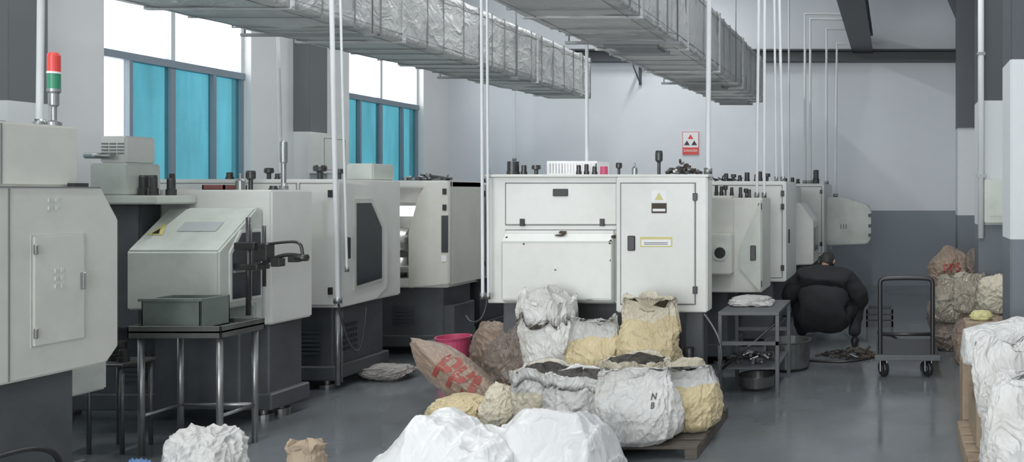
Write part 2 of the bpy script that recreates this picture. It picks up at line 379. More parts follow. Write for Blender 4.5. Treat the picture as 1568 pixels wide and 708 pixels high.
for i,(a,b) in enumerate(wins):
    g=group('window_%d'%(i+1),(XL,(a+b)/2,ZS))
    x0,x1=XL-.16,XL-.09; mid=a+(b-a)*.475
    q1=a+(mid-a)*.42; q2=mid+(b-mid)*.55
    fr=[(x0,x1,a,a+.04,ZS,ZM),(x0,x1,b-.04,b,ZS,ZM),(x0,x1,a,b,ZS,ZS+.05),
        (x0,x1,mid-.03,mid+.03,ZS,ZM),(x0-.01,x1+.02,a,b,ZM-.04,ZM+.04)]
    for q in(q1,q2): fr.append((x0+.02,x1+.015,q-.018,q+.018,ZS,ZM))
    boxes(g,'frame',fr,M_frame)
    boxes(g,'upper_frame',[(x0,x1,a,a+.04,ZM+.04,ZT),(x0,x1,b-.04,b,ZM+.04,ZT),(x0,x1,a,b,ZT-.05,ZT),(x0,x1,mid-.025,mid+.025,ZM+.04,ZT)],M_frame_glare)
    boxes(g,'sill',[(XL-.2,XL+.03,a-.02,b+.02,ZS-.04,ZS)],M_white)
    xp=XL-.125
    boxes(g,'upper_panes',[(xp,xp+.004,a+.04,mid-.025,ZM+.04,ZT-.05),(xp,xp+.004,mid+.025,b-.04,ZM+.04,ZT-.05)],M_clearpane)
    bl=[(xp,xp+.004,q1+.018,mid-.03,ZS+.05,ZM-.04),(xp,xp+.004,mid+.03,q2-.018,ZS+.05,ZM-.04),(xp,xp+.004,q2+.018,b-.04,ZS+.05,ZM-.04)]
    first=(xp,xp+.004,a+.04,q1-.018,ZS+.05,ZM-.04)
    if i==4: bl.append(first)
    else: boxes(g,'clear_pane',[first],M_clearpane)
    boxes(g,'blue_panes',bl,M_bluepane)
for k,yc in enumerate((3.45,6.95,10.45)):
    box(None,'wall_column_%d'%(k+1),XL,-7.68,yc-.16,yc+.16,0,ZC,M_colL,.004)  # two-tone painted columns against the left wall
eb=group('electrical_box',(-7.6,10.45,2.1)); box(eb,'cabinet',-7.68,-7.5,10.25,10.75,1.9,2.42,M_cover); seamrectX(eb,'door_seam',10.3,10.7,1.95,2.37,-7.5)
def rcol(n,x,y0,strip):
    box(None,n,x,XR,y0,y0+.4,0,ZC,M_col,.01)  # column against the right wall, painted in bands
    if strip:
        g=group('cable_conduit',(x-.03,y0-.03,2)); cyl(g,'pipe',(x+.02,y0-.03,1.2),(x+.02,y0-.03,ZC),.03,M_pipe); boxes(g,'clips',[(x-.02,x+.06,y0-.062,y0+.0,z,z+.03) for z in(1.8,3.,4.2)],M_metal)
rcol('wall_column_4',.885,11.,False); rcol('wall_column_5',.83,7.75,True); rcol('wall_column_6',.79,5.35,False)
g=group('junction_box',(1.0,7.7,2.)); box(g,'body',.88,1.2,7.66,7.75,1.35,1.78,M_hood,.008); boxes(g,'cover_plate',[(.93,1.12,7.655,7.66,1.42,1.6)],M_hood)
g=group('steel_frame',(0,11.2,4.5))
boxes(g,'cross_beam',[(-.9,.885,11.05,11.3,4.52,4.56),(-.9,.885,11.15,11.2,4.56,4.86),(-.9,.885,11.05,11.3,4.86,4.9)],M_steel_dark)
prism(g,'gusset',[(.885,4.52),(.885,4.1),(.7,4.52)],'y',11.14,11.2,M_steel_dark,0)
boxes(g,'post_flange',[(.86,1.2,10.96,11.,2.56,ZC)],M_steel_dark)
g=group('runway_beam',(-.56,12,4.2))
boxes(g,'beam',[(-.74,-.38,8.,13.75,4.1,4.13),(-.59,-.54,8.,13.75,4.13,4.4),(-.74,-.38,8.,13.75,4.4,4.43)],M_steel_dark)
boxes(g,'hangers',[(-.6,-.52,y,y+.08,4.43,ZC) for y in(8.3,10.6,13.)],M_steel_dark)
g=group('wall_beam',(0,13.8,4)); boxes(g,'beam',[(XL,XR,13.68,13.9,3.95,3.98),(XL,XR,13.8,13.86,3.98,4.13),(XL,XR,13.68,13.9,4.13,4.16)],M_steel_dark)
g=group('wall_bracket',(-4.5,13.7,3.8)); boxes(g,'arm',[(-4.52,-4.48,13.4,13.9,3.88,3.92),(-4.52,-4.48,13.84,13.88,3.55,3.9)],M_steel_dark); cyl(g,'strut',(-4.5,13.42,3.88),(-4.5,13.86,3.57),.012,M_steel_dark)

g=group('warning_sign',(-3.62,13.88,2.5))
box(g,'plate',-3.76,-3.47,13.88,13.9,2.32,2.73,M_white,.002)
boxes(g,'border',[(-3.75,-3.48,13.876,13.88,2.33,2.45)],M_red)
seamrect(g,'edge',-3.76,-3.47,2.32,2.73,13.88,M_red,.008)
for i,(x,z) in enumerate(((-3.615,2.60),(-3.68,2.49),(-3.55,2.49))):
    prism(g,'triangle_%d'%i,[(x-.05,z),(x+.05,z),(x,z+.08)],'y',13.874,13.88,M_blk if i else M_red,0)
text(g,'caption','DANGER',(-3.615,13.874,2.39),(math.pi/2,0,0),.06,M_white)

# ------------------------------------------------------------------ ducts
def duct(name,s0,s1,seed):
    g=group(name,((s0[1]+s0[2])/2,(s0[0]+s1[0])/2,s0[3]))
    bm=bmesh.new(); NY=260; per=[]
    def st(y):
        t=(y-s0[0])/(s1[0]-s0[0]); return [s0[i]+(s1[i]-s0[i])*t for i in range(5)]
    K=16
    for j in range(NY+1):
        y=s0[0]+(s1[0]-s0[0])*j/NY; _,xl,xr,zb,zt=st(y); P=[]
        for k in range(K): P.append((xl+(xr-xl)*k/K,zb,0,-1))
        for k in range(K): P.append((xr,zb+(zt-zb)*k/K,1,0))
        for k in range(K): P.append((xr-(xr-xl)*k/K,zt,0,1))
        for k in range(K): P.append((xl,zt-(zt-zb)*k/K,-1,0))
        R=[]
        for (x,z,nx,nz) in P:
            q=Vector((x,y,z)); a=.018*noise.noise(q*2.2+Vector((seed,0,0)))+.013*crump(q,2.6)+.007*crease(q,2.2)
            R.append(bm.verts.new((x+nx*a,y,z+nz*a)))
        per.append(R)
    n=4*K
    for a,b in zip(per,per[1:]):
        for i in range(n): f=bm.faces.new((a[i],a[(i+1)%n],b[(i+1)%n],b[i])); f.smooth=True
    bm.faces.new(per[0]); bm.faces.new(per[-1][::-1])
    link(tomesh(bm,'casing'),'casing',M_duct,g)
    rb=[]; y=s0[0]+.2; t=.010
    while y<s1[0]:
        _,xl,xr,zb,zt=st(y); w=.004; e=.013
        rb+= [(xl-e,xr+e,y-w,y+w,zb-e,zb-e+t),(xl-e,xr+e,y-w,y+w,zt+e-t,zt+e),(xl-e,xl-e+t,y-w,y+w,zb-e+t,zt+e-t),(xr+e-t,xr+e,y-w,y+w,zb-e+t,zt+e-t)]
        y+=.27+.12*random.random()
    boxes(g,'straps',rb,M_ductrib)
    fl=[]; y=s0[0]+1.0
    while y<s1[0]+.01:
        _,xl,xr,zb,zt=st(min(y,s1[0])); e=.022; w=.02
        fl+= [(xl-e,xr+e,y-w,y+w,zb-e,zb),(xl-e,xr+e,y-w,y+w,zt,zt+e),(xl-e,xl,y-w,y+w,zb,zt),(xr,xr+e,y-w,y+w,zb,zt)]
        y+=1.375
    boxes(g,'flanges',fl,M_duct,.003)
    wires=[]
    _,xl,xr,zb,zt=s0; _,xl1,xr1,zb1,zt1=s1
    for f in(.1,.9):
        wires.append(((xl+(xr-xl)*f,s0[0],zb-.012),(xl1+(xr1-xl1)*f,s1[0],zb1-.012),.003))
        wires.append(((xr+.012,s0[0],zb+(zt-zb)*f),(xr1+.012,s1[0],zb1+(zt1-zb1)*f),.003))
    cyls(g,'wires',wires,M_ductrib,6)
    rods=[];bars=[]; y=s0[0]+.8
    while y<s1[0]:
        _,xl,xr,zb,zt=st(y); rods+= [((xl-.05,y,zb-.04),(xl-.05,y,ZC),.006),((xr+.05,y,zb-.04),(xr+.05,y,ZC),.006)]; bars.append((xl-.08,xr+.08,y-.015,y+.015,zb-.055,zb-.03)); y+=2.6
    cyls(g,'hanger_rods',rods,M_metal,6); boxes(g,'hanger_bars',bars,M_ductrib)
    return g
duct('ventilation_duct',(1.0,-6.3,-4.78,3.1,3.78),(12.,-5.3,-4.66,3.1,3.7),1)
g2=duct('ventilation_duct',(1.0,-3.05,-1.98,3.03,3.7),(12.,-2.7,-2.0,3.03,3.65),5)
lv=[]
for y in(7.2,9.8,11.6): lv+=[(-2.62,-2.2,y+.05*i,y+.05*i+.015,2.985,3.005) for i in range(6)]+[(-2.66,-2.16,y-.05,y-.02,2.98,3.01),(-2.66,-2.16,y+.3,y+.33,2.98,3.01)]
boxes(g2,'grilles',lv,M_ductrib)
g=group('unistrut_frame',(-4.,9.,3.9))
boxes(g,'bars',[(-4.45,-3.2,9.0,9.04,3.84,3.88),(-4.14,-4.1,9.0,9.04,3.84,ZC),(-3.86,-3.82,9.0,9.04,3.5,3.84),(-4.14,-3.82,9.0,9.04,4.05,4.08)],M_steel_dark)

# ------------------------------------------------------------------ conduits dropping from the ceiling
def conduit(pts,r=.014,m=M_pipe):
    g=group('cable_conduit',pts[0]); tube(g,'pipe',pts,r,m,False)
    q=pts[-1]; cyl(g,'gland',(q[0],q[1],q[2]),(q[0],q[1],q[2]+.05),r*1.7,M_metal); return g
conduit([(-4.98,4.6,ZC),(-5.02,4.6,2.03)],.016)
conduit([(-6.50,8.2,ZC),(-6.42,8.2,1.80)],.016)
conduit([(-4.62,6.36,ZC),(-4.52,6.36,.75)],.018)
conduit([(-4.585,6.40,ZC),(-4.48,6.41,1.0)],.009)
conduit([(-3.30,6.24,ZC),(-3.28,6.24,.8)],.012)
conduit([(-3.255,6.24,ZC),(-3.235,6.24,.8)],.010)
conduit([(-2.75,7.0,2.97),(-2.75,7.0,1.80)],.015)
conduit([(-1.50,6.38,ZC),(-1.52,6.38,1.80)],.02)
conduit([(-1.24,7.5,ZC),(-1.25,7.5,1.6)],.014)
conduit([(-1.28,7.5,ZC),(-1.32,7.5,1.6)],.014)
conduit([(-1.27,8.4,ZC),(-1.2,8.4,1.77)],.016)
conduit([(-1.31,8.4,ZC),(-1.27,8.4,1.77)],.012)
conduit([(-.76,11.7,4.32),(-1.34,11.7,4.32),(-1.34,11.7,1.78)],.022)
conduit([(-.76,11.6,4.22),(-1.25,11.6,4.22),(-1.25,11.6,1.78)],.022)
conduit([(-.76,12.3,4.22),(-1.07,12.3,4.22),(-1.07,12.3,1.78)],.022)
conduit([(-.76,12.2,3.97),(-.9,12.2,3.97),(-.92,12.2,1.58)],.022)
conduit([(-1.7,12.6,ZC),(-1.7,12.6,1.78)],.014)
conduit([(-6.6,13.6,ZC),(-6.6,13.6,2.2)],.02)

# ------------------------------------------------------------------ lathe machines
def hinges(p,name,lst,y): boxes(p,name,[(x-.018,x+.018,y-.016,y,z-.03,z+.03) for x,z in lst],M_blk,.003)
def feet(p,x0,x1,y0,y1):
    bm=bmesh.new()
    for x in(x0,x1):
        for y in(y0,y1):
            addcyl(bm,(x,y,0),(x,y,.03),.06); addcyl(bm,(x,y,.03),(x,y,.12),.022)
    link(tomesh(bm,'levelling_feet'),'levelling_feet',M_metal,p)
def base(p,x0,x1,y0,y1,zt):
    boxes(p,'bed_casting',[(x0,x1,y0,y1,.1,zt),(x0-.04,x1+.04,y0-.03,y1+.03,.08,.2)],M_base,.01)
    feet(p,x0+.1,x1-.1,y0+.08,y1-.08)
    vs=[]
    n=int((x1-x0)/.5)
    for i in range(n):
        xx=x0+.2+i*.5
        for k in range(6): vs.append((xx,xx+.22,y0-.034,y0-.028,.3+k*.035,.318+k*.035))
    if vs: boxes(p,'vents',vs,M_steel_dark)

# --- machine A (closest, left)
m=group('cnc_lathe',(-5.3,3.6,0))
prism(m,'lower_enclosure',[(2.6,.72),(4.28,.72),(4.345,.80),(4.345,1.5),(4.25,1.68),(2.6,1.68)],'x',-6.3,-4.3,M_cover2,.01)
box(m,'upper_enclosure',-6.2,-4.36,2.6,4.19,1.68,2.0,M_cover2,.012)
boxes(m,'top_seam',[(-4.305,-4.296,2.7,4.24,1.672,1.68)],M_seam)
boxes(m,'vertical_seam',[(-4.3,-4.297,3.80,3.806,.73,1.67),(-4.36,-4.357,3.82,3.826,1.69,1.99)],M_seam)
box(m,'access_door',-4.3,-4.288,3.905,4.15,.88,1.43,M_cover2,.004)
seamrectX(m,'door_seam',3.898,4.157,.873,1.437,-4.3,M_hood,.006)
boxes(m,'hinges',[(-4.29,-4.275,3.9,3.915,z,z+.05) for z in(.92,1.34)],M_metal,.003)
boxes(m,'latch',[(-4.288,-4.27,4.125,4.14,1.14,1.23)],M_metal,.003)
boxes(m,'vents',[(-4.3,-4.295,3.98+.035*i,3.995+.035*i,z,z+.02) for i in range(2) for z in(1.56,1.6)]+[(-4.288,-4.283,4.0+.03*i,4.013+.03*i,z,z+.02) for i in range(2) for z in(1.2,1.24,1.16)],M_hood)
boxes(m,'corner_hook',[(-4.36,-4.32,4.13,4.2,1.68,1.70)],M_blk)
box(m,'rear_side_panel',-6.2,-4.62,4.35,4.6,.5,1.62,M_hood,.01)
boxes(m,'roof_details',[(-5.3,-4.7,3.9,4.15,2.0,2.03),(-5.9,-5.4,3.3,4.1,2.0,2.06),(-5.0,-4.8,4.0,4.12,2.03,2.1)],M_base,.004)
base(m,-6.1,-4.45,2.7,4.25,.72)
tube(m,'hose',[(-4.25,3.0,.35),(-4.2,3.6,.42),(-4.2,3.9,.4),(-4.25,4.02,.2),(-4.25,4.05,.02)],.012,M_blk)
t=group('signal_tower_light',(-4.45,4.12,2.0))
lathe(t,'stem',(-4.42,4.12,0),[(.03,2.0),(.03,2.02),(.011,2.03),(.011,2.1),(.02,2.11),(.02,2.17),(.027,2.18),(.027,2.195)],M_metal)
lathe(t,'green_lens',(-4.42,4.12,0),[(.026,2.195),(.026,2.275)],M_green); lathe(t,'collar',(-4.42,4.12,0),[(.028,2.275),(.028,2.285)],M_white)
lathe(t,'red_lens',(-4.42,4.12,0),[(.026,2.285),(.026,2.37),(.02,2.385)],M_red)

# --- machine B with sloped hood
m=group('cnc_lathe',(-5.4,5.7,0))
box(m,'headstock_enclosure',-6.5,-4.47,5.62,6.02,.70,1.67,M_cover,.012)
box(m,'headstock_top_ledge',-6.5,-5.0,5.3,5.62,1.57,1.63,M_hood,.01)
box(m,'interior_shade',-6.4,-5.25,5.45,5.61,.7,1.57,M_base,.01)  # dark box standing in for the shaded recess under the ledge
prism(m,'hood',[(5.25,.86),(5.25,1.256),(5.56,1.54),(5.62,1.54),(5.62,.70),(5.55,.70),(5.55,.86)],'x',-5.15,-4.53,M_hood,.012)
prism(m,'hood_opening_frame',[(5.33,.90),(5.33,1.24),(5.42,1.39),(5.60,1.39),(5.60,.90)],'x',-4.535,-4.522,M_cover,.003)
prism(m,'hood_opening',[(5.35,.92),(5.35,1.23),(5.43,1.37),(5.585,1.37),(5.585,.92)],'x',-4.53,-4.517,M_glassd,.0)
boxes(m,'door_rails',[(-4.517,-4.49,5.46,5.475,.9,1.4),(-4.517,-4.5,5.35,5.58,1.1,1.115)],M_metal)
a=math.atan2(1.54-1.256,5.56-5.25)
def slope(xc,t,w,h,mm,nm,tri=False):
    yc=5.25+.31*t; zc=1.256+.284*t; dy,dz=math.cos(a),math.sin(a); ny,nz=-math.sin(a)*.004,math.cos(a)*.004
    bm=bmesh.new(); pts=[(-w/2,-h/2),(w/2,-h/2),(0,h/2)] if tri else [(-w/2,-h/2),(w/2,-h/2),(w/2,h/2),(-w/2,h/2)]
    bm.faces.new([bm.verts.new((xc+u,yc+v*dy+ny*(2 if tri=='b' else 1),zc+v*dz+nz*(2 if tri=='b' else 1))) for u,v in pts])
    link(tomesh(bm,nm),nm,mm,m)
slope(-5.06,.5,.11,.12,M_yel,'warning_triangle',True); slope(-4.80,.55,.27,.09,M_grey,'rating_plate')
slope(-5.06,.44,.05,.05,M_blk,'warning_mark','b')
base(m,-6.3,-4.52,5.66,5.98,.70)
boxes(m,'lower_guard',[(-5.2,-4.6,5.5,5.62,.12,.7)],M_base,.01)
g=group('gripper_fixture',(-4.35,5.4,1.2))
cyls(g,'post',[((-4.42,5.36,.81),(-4.42,5.36,1.48),.015),((-4.36,5.42,1.0),(-4.36,5.42,1.42),.011)],M_dmetal)
boxes(g,'jaws',[(-4.5,-4.36,5.33,5.39,1.26,1.31),(-4.46,-4.34,5.33,5.45,1.12,1.16),(-4.38,-4.3,5.36,5.44,1.18,1.3)],M_dmetal,.006)
tube(g,'arm_upper',[(-4.36,5.4,1.29),(-4.2,5.4,1.31),(-4.1,5.4,1.31),(-4.08,5.4,1.25),(-4.08,5.4,1.2)],.010,M_dmetal)
tube(g,'arm_lower',[(-4.36,5.4,1.15),(-4.25,5.4,1.22),(-4.1,5.4,1.22),(-4.05,5.4,1.2)],.014,M_dmetal)
boxes(g,'clamp',[(-4.28,-4.22,5.37,5.43,1.14,1.2),(-4.17,-4.10,5.38,5.42,1.17,1.21)],M_dmetal,.004)
cyl(g,'end_nut',(-4.12,5.4,1.2),(-4.05,5.4,1.2),.024,M_dmetal)
g=group('coolant_chiller',(-5.3,5.2,1.7)); box(g,'cabinet',-5.46,-5.28,5.38,5.6,1.85,2.04,M_cover,.01)
boxes(g,'louvres',[(-5.44+.055*i,-5.40+.055*i,5.373,5.38,1.98-.022*k,1.99-.022*k) for i in range(3) for k in range(4)],M_seam)
box(g,'pedestal',-5.5,-5.24,5.35,5.6,1.63,1.85,M_hood,.01); cyl(g,'pipe',(-5.5,5.33,1.9),(-5.32,5.33,1.9),.02,M_metal)

# --- machine C
m=group('cnc_lathe',(-5.4,7.0,0))
box(m,'front_enclosure',-6.3,-4.60,6.45,7.3,.70,1.76,M_cover,.012)
prism(m,'sliding_door',[(6.45,.70),(6.9,.71),(7.05,.80),(7.05,1.33),(6.86,1.66),(6.78,1.72),(6.45,1.74)],'x',-4.62,-4.56,M_cover,.008)
prism(m,'door_window_frame',[(6.60,.82),(6.98,.86),(6.98,1.36),(6.83,1.60),(6.60,1.60)],'x',-4.565,-4.552,M_hood,.003)
prism(m,'door_window',[(6.63,.86),(6.95,.89),(6.95,1.34),(6.81,1.56),(6.63,1.56)],'x',-4.555,-4.547,M_glassd,0)
box(m,'tall_cabinet',-4.9,-4.66,7.0,7.3,1.76,1.91,M_hood,.01)
seamrect(m,'panel_seam',-4.9,-4.60+.0,.72,1.73,6.45,M_seam,.006)
seamrect(m,'panel_seam_left',-6.2,-4.92,.72,1.73,6.45,M_seam,.006)
hinges(m,'hinges',[(-4.64,1.64),(-4.64,.84)],6.45)
boxes(m,'door_handle',[(-4.55,-4.53,6.5,6.53,1.1,1.28)],M_blk,.004)
base(m,-6.2,-4.7,6.55,7.2,.70)
cyls(m,'pipes',[((-4.62,6.5,.05),(-4.62,6.5,.7),.018),((-4.66,6.6,.05),(-4.66,6.6,.7),.012)],M_metal)
tube(m,'cable',[(-4.53,6.38,.75),(-4.5,6.4,.5),(-4.42,6.45,.3),(-4.4,6.5,.45),(-4.45,6.6,.68)],.008,M_blk)
boxes(m,'base_vents',[(-4.699,-4.69,6.62+.03*i,6.635+.03*i,.3+.05*j,.33+.05*j) for i in range(8) for j in range(5)],M_steel_dark)

# --- machine D with lit interior
m=group('cnc_lathe',(-5.4,8.2,0))
box(m,'rear_enclosure',-6.5,-5.45,7.9,8.55,.7,1.78,M_cover,.01)
boxes(m,'interior',[(-5.45,-4.5,8.42,8.5,.7,1.7),(-5.45,-5.38,7.95,8.42,.7,1.7)],M_int)
box(m,'roof',-5.5,-4.46,7.86,8.52,1.70,1.77,M_cover,.01)
box(m,'floor_pan',-5.45,-4.5,7.9,8.5,.69,.78,M_cover,.01)
prism(m,'door',[(-4.87,.69),(-4.46,.73),(-4.46,1.77),(-4.68,1.75),(-4.77,1.62),(-4.87,1.25)],'y',7.84,7.9,M_cover2,.01)
prism(m,'door_side',[(7.9,.72),(8.5,.72),(8.5,1.76),(7.9,1.76)],'x',-4.50,-4.46,M_cover2,.004)
boxes(m,'door_window',[(-4.53,-4.468,7.83,7.842,1.05,1.42)],M_glassd)
boxes(m,'door_sticker',[(-4.53,-4.48,7.83,7.842,.96,1.02)],M_white)
hinges(m,'hinges',[(-4.5,1.66),(-4.5,1.5)],7.84)
cyl(m,'work_lamp',(-5.24,8.0,1.46),(-4.88,8.0,1.46),.05,M_lamp)
boxes(m,'lamp_housing',[(-5.28,-4.86,7.98,8.06,1.515,1.545)],M_metal)
cyls(m,'spindle',[((-5.35,8.2,1.15),(-5.05,8.2,1.15),.13),((-5.05,8.2,1.15),(-4.98,8.2,1.15),.08),((-5.1,8.1,.78),(-5.1,8.1,.98),.05)],M_metal,24)
boxes(m,'chuck_tray',[(-5.25,-4.9,7.92,8.25,.84,.9)],M_metal,.004)
base(m,-6.3,-4.6,7.98,8.5,.69)
boxes(m,'base_box',[(-4.62,-4.5,8.0,8.4,.1,.5)],M_base,.01)

# --- machine E
m=group('cnc_lathe',(-5.4,9.6,0))
box(m,'enclosure',-6.5,-4.52,8.7,10.4,.7,1.76,M_cover,.012)
seamrect(m,'panel_seam',-4.95,-4.54,.73,1.73,8.7,M_seam,.006)
hinges(m,'hinges',[(-4.56,1.64),(-4.56,.86)],8.7)
base(m,-6.3,-4.65,8.8,10.3,.7)
m=group('cnc_lathe',(-5.4,12.,0))
box(m,'enclosure',-6.5,-4.55,11.0,12.6,.7,1.74,M_cover,.012); seamrect(m,'panel_seam',-6.2,-4.6,.73,1.7,11.0); base(m,-6.3,-4.65,11.1,12.5,.7)

# --- machine F : big centre enclosure
m=group('cnc_lathe',(-2.4,6.7,0))
yf=6.30
box(m,'enclosure',-3.28,-2.23,yf,7.12,.76,1.78,M_cover,.010)
box(m,'door_block',-2.23,-1.50,yf-.03,6.44,.69,1.78,M_cover,.010)
box(m,'rear_body',-2.23,-1.80,6.44,7.12,.76,1.78,M_cover,.010)
box(m,'top_trim',-3.29,-1.49,yf-.035,6.45,1.775,1.795,M_cover,.004)
box(m,'top_trim_rear',-3.29,-1.79,6.45,7.13,1.775,1.795,M_cover,.004)
box(m,'upper_panel',-3.12,-2.235,yf-.012,yf,1.395,1.72,M_cover,.004)
seamrect(m,'upper_panel_seam',-3.13,-2.225,1.385,1.73,yf-.001,M_seam,.008)
boxes(m,'pull_handle',[(-2.74,-2.62,yf-.025,yf-.012,1.62,1.68)],M_blk,.004)
hinges(m,'hopper_hinges',[(-2.985,1.41),(-2.345,1.41)],yf-.012)
boxes(m,'hopper_lip',[(-3.11,-2.25,yf-.03,yf,1.32,1.345)],M_cover,.004)
prism(m,'chip_hopper',[(yf,1.33),(yf-.02,1.33),(yf-.085,1.26),(yf-.085,.80),(yf-.05,.77),(yf,.77)],'x',-3.12,-2.245,M_cover,.008)
seamrect(m,'hopper_seam',-3.12,-2.245,.80,1.26,yf-.086,M_hood,.006)
boxes(m,'hopper_shadow_gap',[(-3.13,-2.235,yf-.004,yf-.001,1.345,1.353),(-3.12,-2.25,yf-.002,yf,.755,.77)],M_seam)
box(m,'right_door',-2.185,-1.60,yf-.045,yf-.03,.76,1.72,M_cover,.004)
seamrect(m,'right_door_seam',-2.195,-1.59,.75,1.73,yf-.031,M_seam,.008)
hinges(m,'right_door_hinges',[(-1.595,1.615),(-1.595,.87)],yf-.035)
boxes(m,'right_door_handle',[(-2.13,-2.07,yf-.06,yf-.045,1.185,1.305)],M_blk,.006)
boxes(m,'sticker_warning',[(-1.94,-1.82,yf-.048,yf-.045,1.575,1.665)],M_white); prism(m,'sticker_triangle',[(-1.915,1.59),(-1.845,1.59),(-1.88,1.65)],'y',yf-.05,yf-.048,M_yel,0)
boxes(m,'sticker_dark',[(-1.94,-1.82,yf-.048,yf-.045,1.485,1.565)],M_rust); boxes(m,'sticker_dark_band',[(-1.93,-1.83,yf-.05,yf-.048,1.5,1.52)],M_white)
boxes(m,'sticker_plate',[(-2.03,-1.775,yf-.048,yf-.045,1.215,1.295)],M_yel); boxes(m,'sticker_plate_white',[(-2.02,-1.785,yf-.05,yf-.048,1.225,1.275)],M_white)
boxes(m,'sticker_text',[(-2.0,-1.81,yf-.051,yf-.05,1.235+.012*i,1.24+.012*i) for i in range(2)],M_blk)
random.seed(3)
ch=[]
for (x,z,w,h) in((-2.72,1.30,.10,.018),(-2.68,1.315,.06,.03),(-2.27,1.23,.03,.05),(-2.26,1.28,.025,.03),(-2.95,.80,.09,.014),(-2.45,.795,.06,.012),(-3.1,1.27,.02,.03),(-2.7,1.03,.02,.012),(-2.6,.82,.03,.01),(-2.262,1.1,.014,.02),(-2.95,1.235,.02,.015)):
    ch.append((x,x+w,z,z+h))
for i,c in enumerate(ch):
    cx=(c[0]+c[1])/2; cz=(c[2]+c[3])/2; n=9; pts=[]
    for k in range(n):
        aa=2*math.pi*k/n; rr=.6+.5*random.random(); pts.append((cx+math.cos(aa)*rr*(c[1]-c[0])/2,cz+math.sin(aa)*rr*(c[3]-c[2])/2))
    lo=cz<1.27; yy=yf-.0885 if lo else yf-.060
    prism(m,'paint_chip_%d'%i,pts,'y',yy,yy+.004 if lo else yf-.015,M_rust,0)
base(m,-3.1,-1.84,6.5,7.05,.76)
boxes(m,'underframe',[(-1.7,-1.55,6.35,6.5,.1,.7),(-3.2,-3.0,6.4,6.55,.05,.78),(-2.9,-1.7,6.42,6.5,.08,.16)],M_base,.01)
tube(m,'drain_hose',[(-1.52,6.25,.68),(-1.4,6.2,.55),(-1.36,6.2,.35),(-1.42,6.2,.12),(-1.6,6.22,.02)],.008,M_table)
tube(m,'cable',[(-3.25,6.25,.8),(-3.24,6.2,.66),(-3.36,6.2,.6),(-3.5,6.4,.64)],.009,M_blk)
cyls(m,'valves',[((-1.75,6.3,.35),(-1.75,6.3,.5),.03),((-1.66,6.32,.2),(-1.66,6.32,.4),.04)],M_dmetal)

# --- machine G
m=group('cnc_lathe',(-2.3,7.7,0))
box(m,'enclosure',-3.2,-1.55,7.45,8.15,.7,1.62,M_cover,.01)
box(m,'door_panel_front',-1.78,-1.49,7.28,7.46,.72,1.60,M_cover2,.01)
prism(m,'slanted_door',[(-1.50,7.28),(-1.235,7.30),(-1.235,7.8),(-1.5,7.8)],'z',.72,1.60,M_cover2,.008)
prism(m,'door_fold',[(-1.26,.74),(-1.24,.74),(-1.24,1.58),(-1.44,1.12),(-1.44,.95)],'y',7.255,7.28,M_hood,.003)
box(m,'chute_box',-1.72,-1.49,7.14,7.28,.90,1.27,M_cover2,.012)
lathe(m,'port_ring',(-1.59,7.14,1.10),[(.075,0),(.075,.012),(.055,.014)],M_hood,24,(math.pi/2,0,0)); lathe(m,'port_hole',(-1.59,7.127,1.10),[(.052,0),(.05,.003)],M_blk,24,(math.pi/2,0,0))
boxes(m,'handle',[(-1.335,-1.285,7.235,7.26,1.02,1.16)],M_blk,.006)
hinges(m,'hinges',[(-1.25,1.52),(-1.25,.8)],7.28)
base(m,-3.05,-1.6,7.5,8.05,.7)
# --- machine H
m=group('cnc_lathe',(-2.2,8.8,0))
box(m,'enclosure',-3.2,-1.155,8.32,9.2,.7,1.77,M_cover,.012)
seamrect(m,'panel_seam',-1.95,-1.19,.74,1.73,8.32,M_seam,.008); hinges(m,'hinges',[(-1.19,1.64),(-1.19,1.5),(-1.19,.85)],8.32)
boxes(m,'handle',[(-1.155,-1.14,8.5,8.54,1.1,1.25)],M_blk,.004)
base(m,-3.05,-1.3,8.4,9.1,.7)
# --- machine I
m=group('cnc_lathe',(-2.2,10.4,0))
box(m,'enclosure',-3.2,-1.3,9.95,10.9,.7,1.72,M_cover,.012)
prism(m,'hood',[(-1.42,.72),(-1.03,.74),(-1.03,1.28),(-1.20,1.52),(-1.42,1.50)],'y',9.9,10.6,M_cover,.012)
prism(m,'hood_window',[(10.05,.9),(10.45,.9),(10.45,1.2),(10.05,1.2)],'x',-1.035,-1.02,M_glassd,0)
base(m,-3.05,-1.4,10.,10.8,.7)
# --- machine J
m=group('cnc_lathe',(-2.2,11.9,0))
box(m,'enclosure',-3.2,-1.03,11.4,12.9,.72,1.78,M_cover,.012)
seamrect(m,'panel_seam',-1.9,-1.06,.76,1.74,11.4,M_seam,.01); hinges(m,'hinges',[(-1.07,1.66),(-1.07,.9)],11.4)
prism(m,'open_door',[(-1.03,.85),(-.42,.87),(-.36,.95),(-.36,1.36),(-.42,1.46),(-.80,1.58),(-1.03,1.58)],'y',11.85,12.5,M_hood,.015)
boxes(m,'door_vents',[(-.82+.04*i,-.805+.04*i,11.842,11.85,1.1,1.17) for i in range(3)],M_seam)
boxes(m,'door_edge',[(-.40,-.35,11.84,11.86,z,z+.05) for z in(.98,1.12,1.28)],M_base)
base(m,-3.05,-1.15,11.5,12.8,.72)

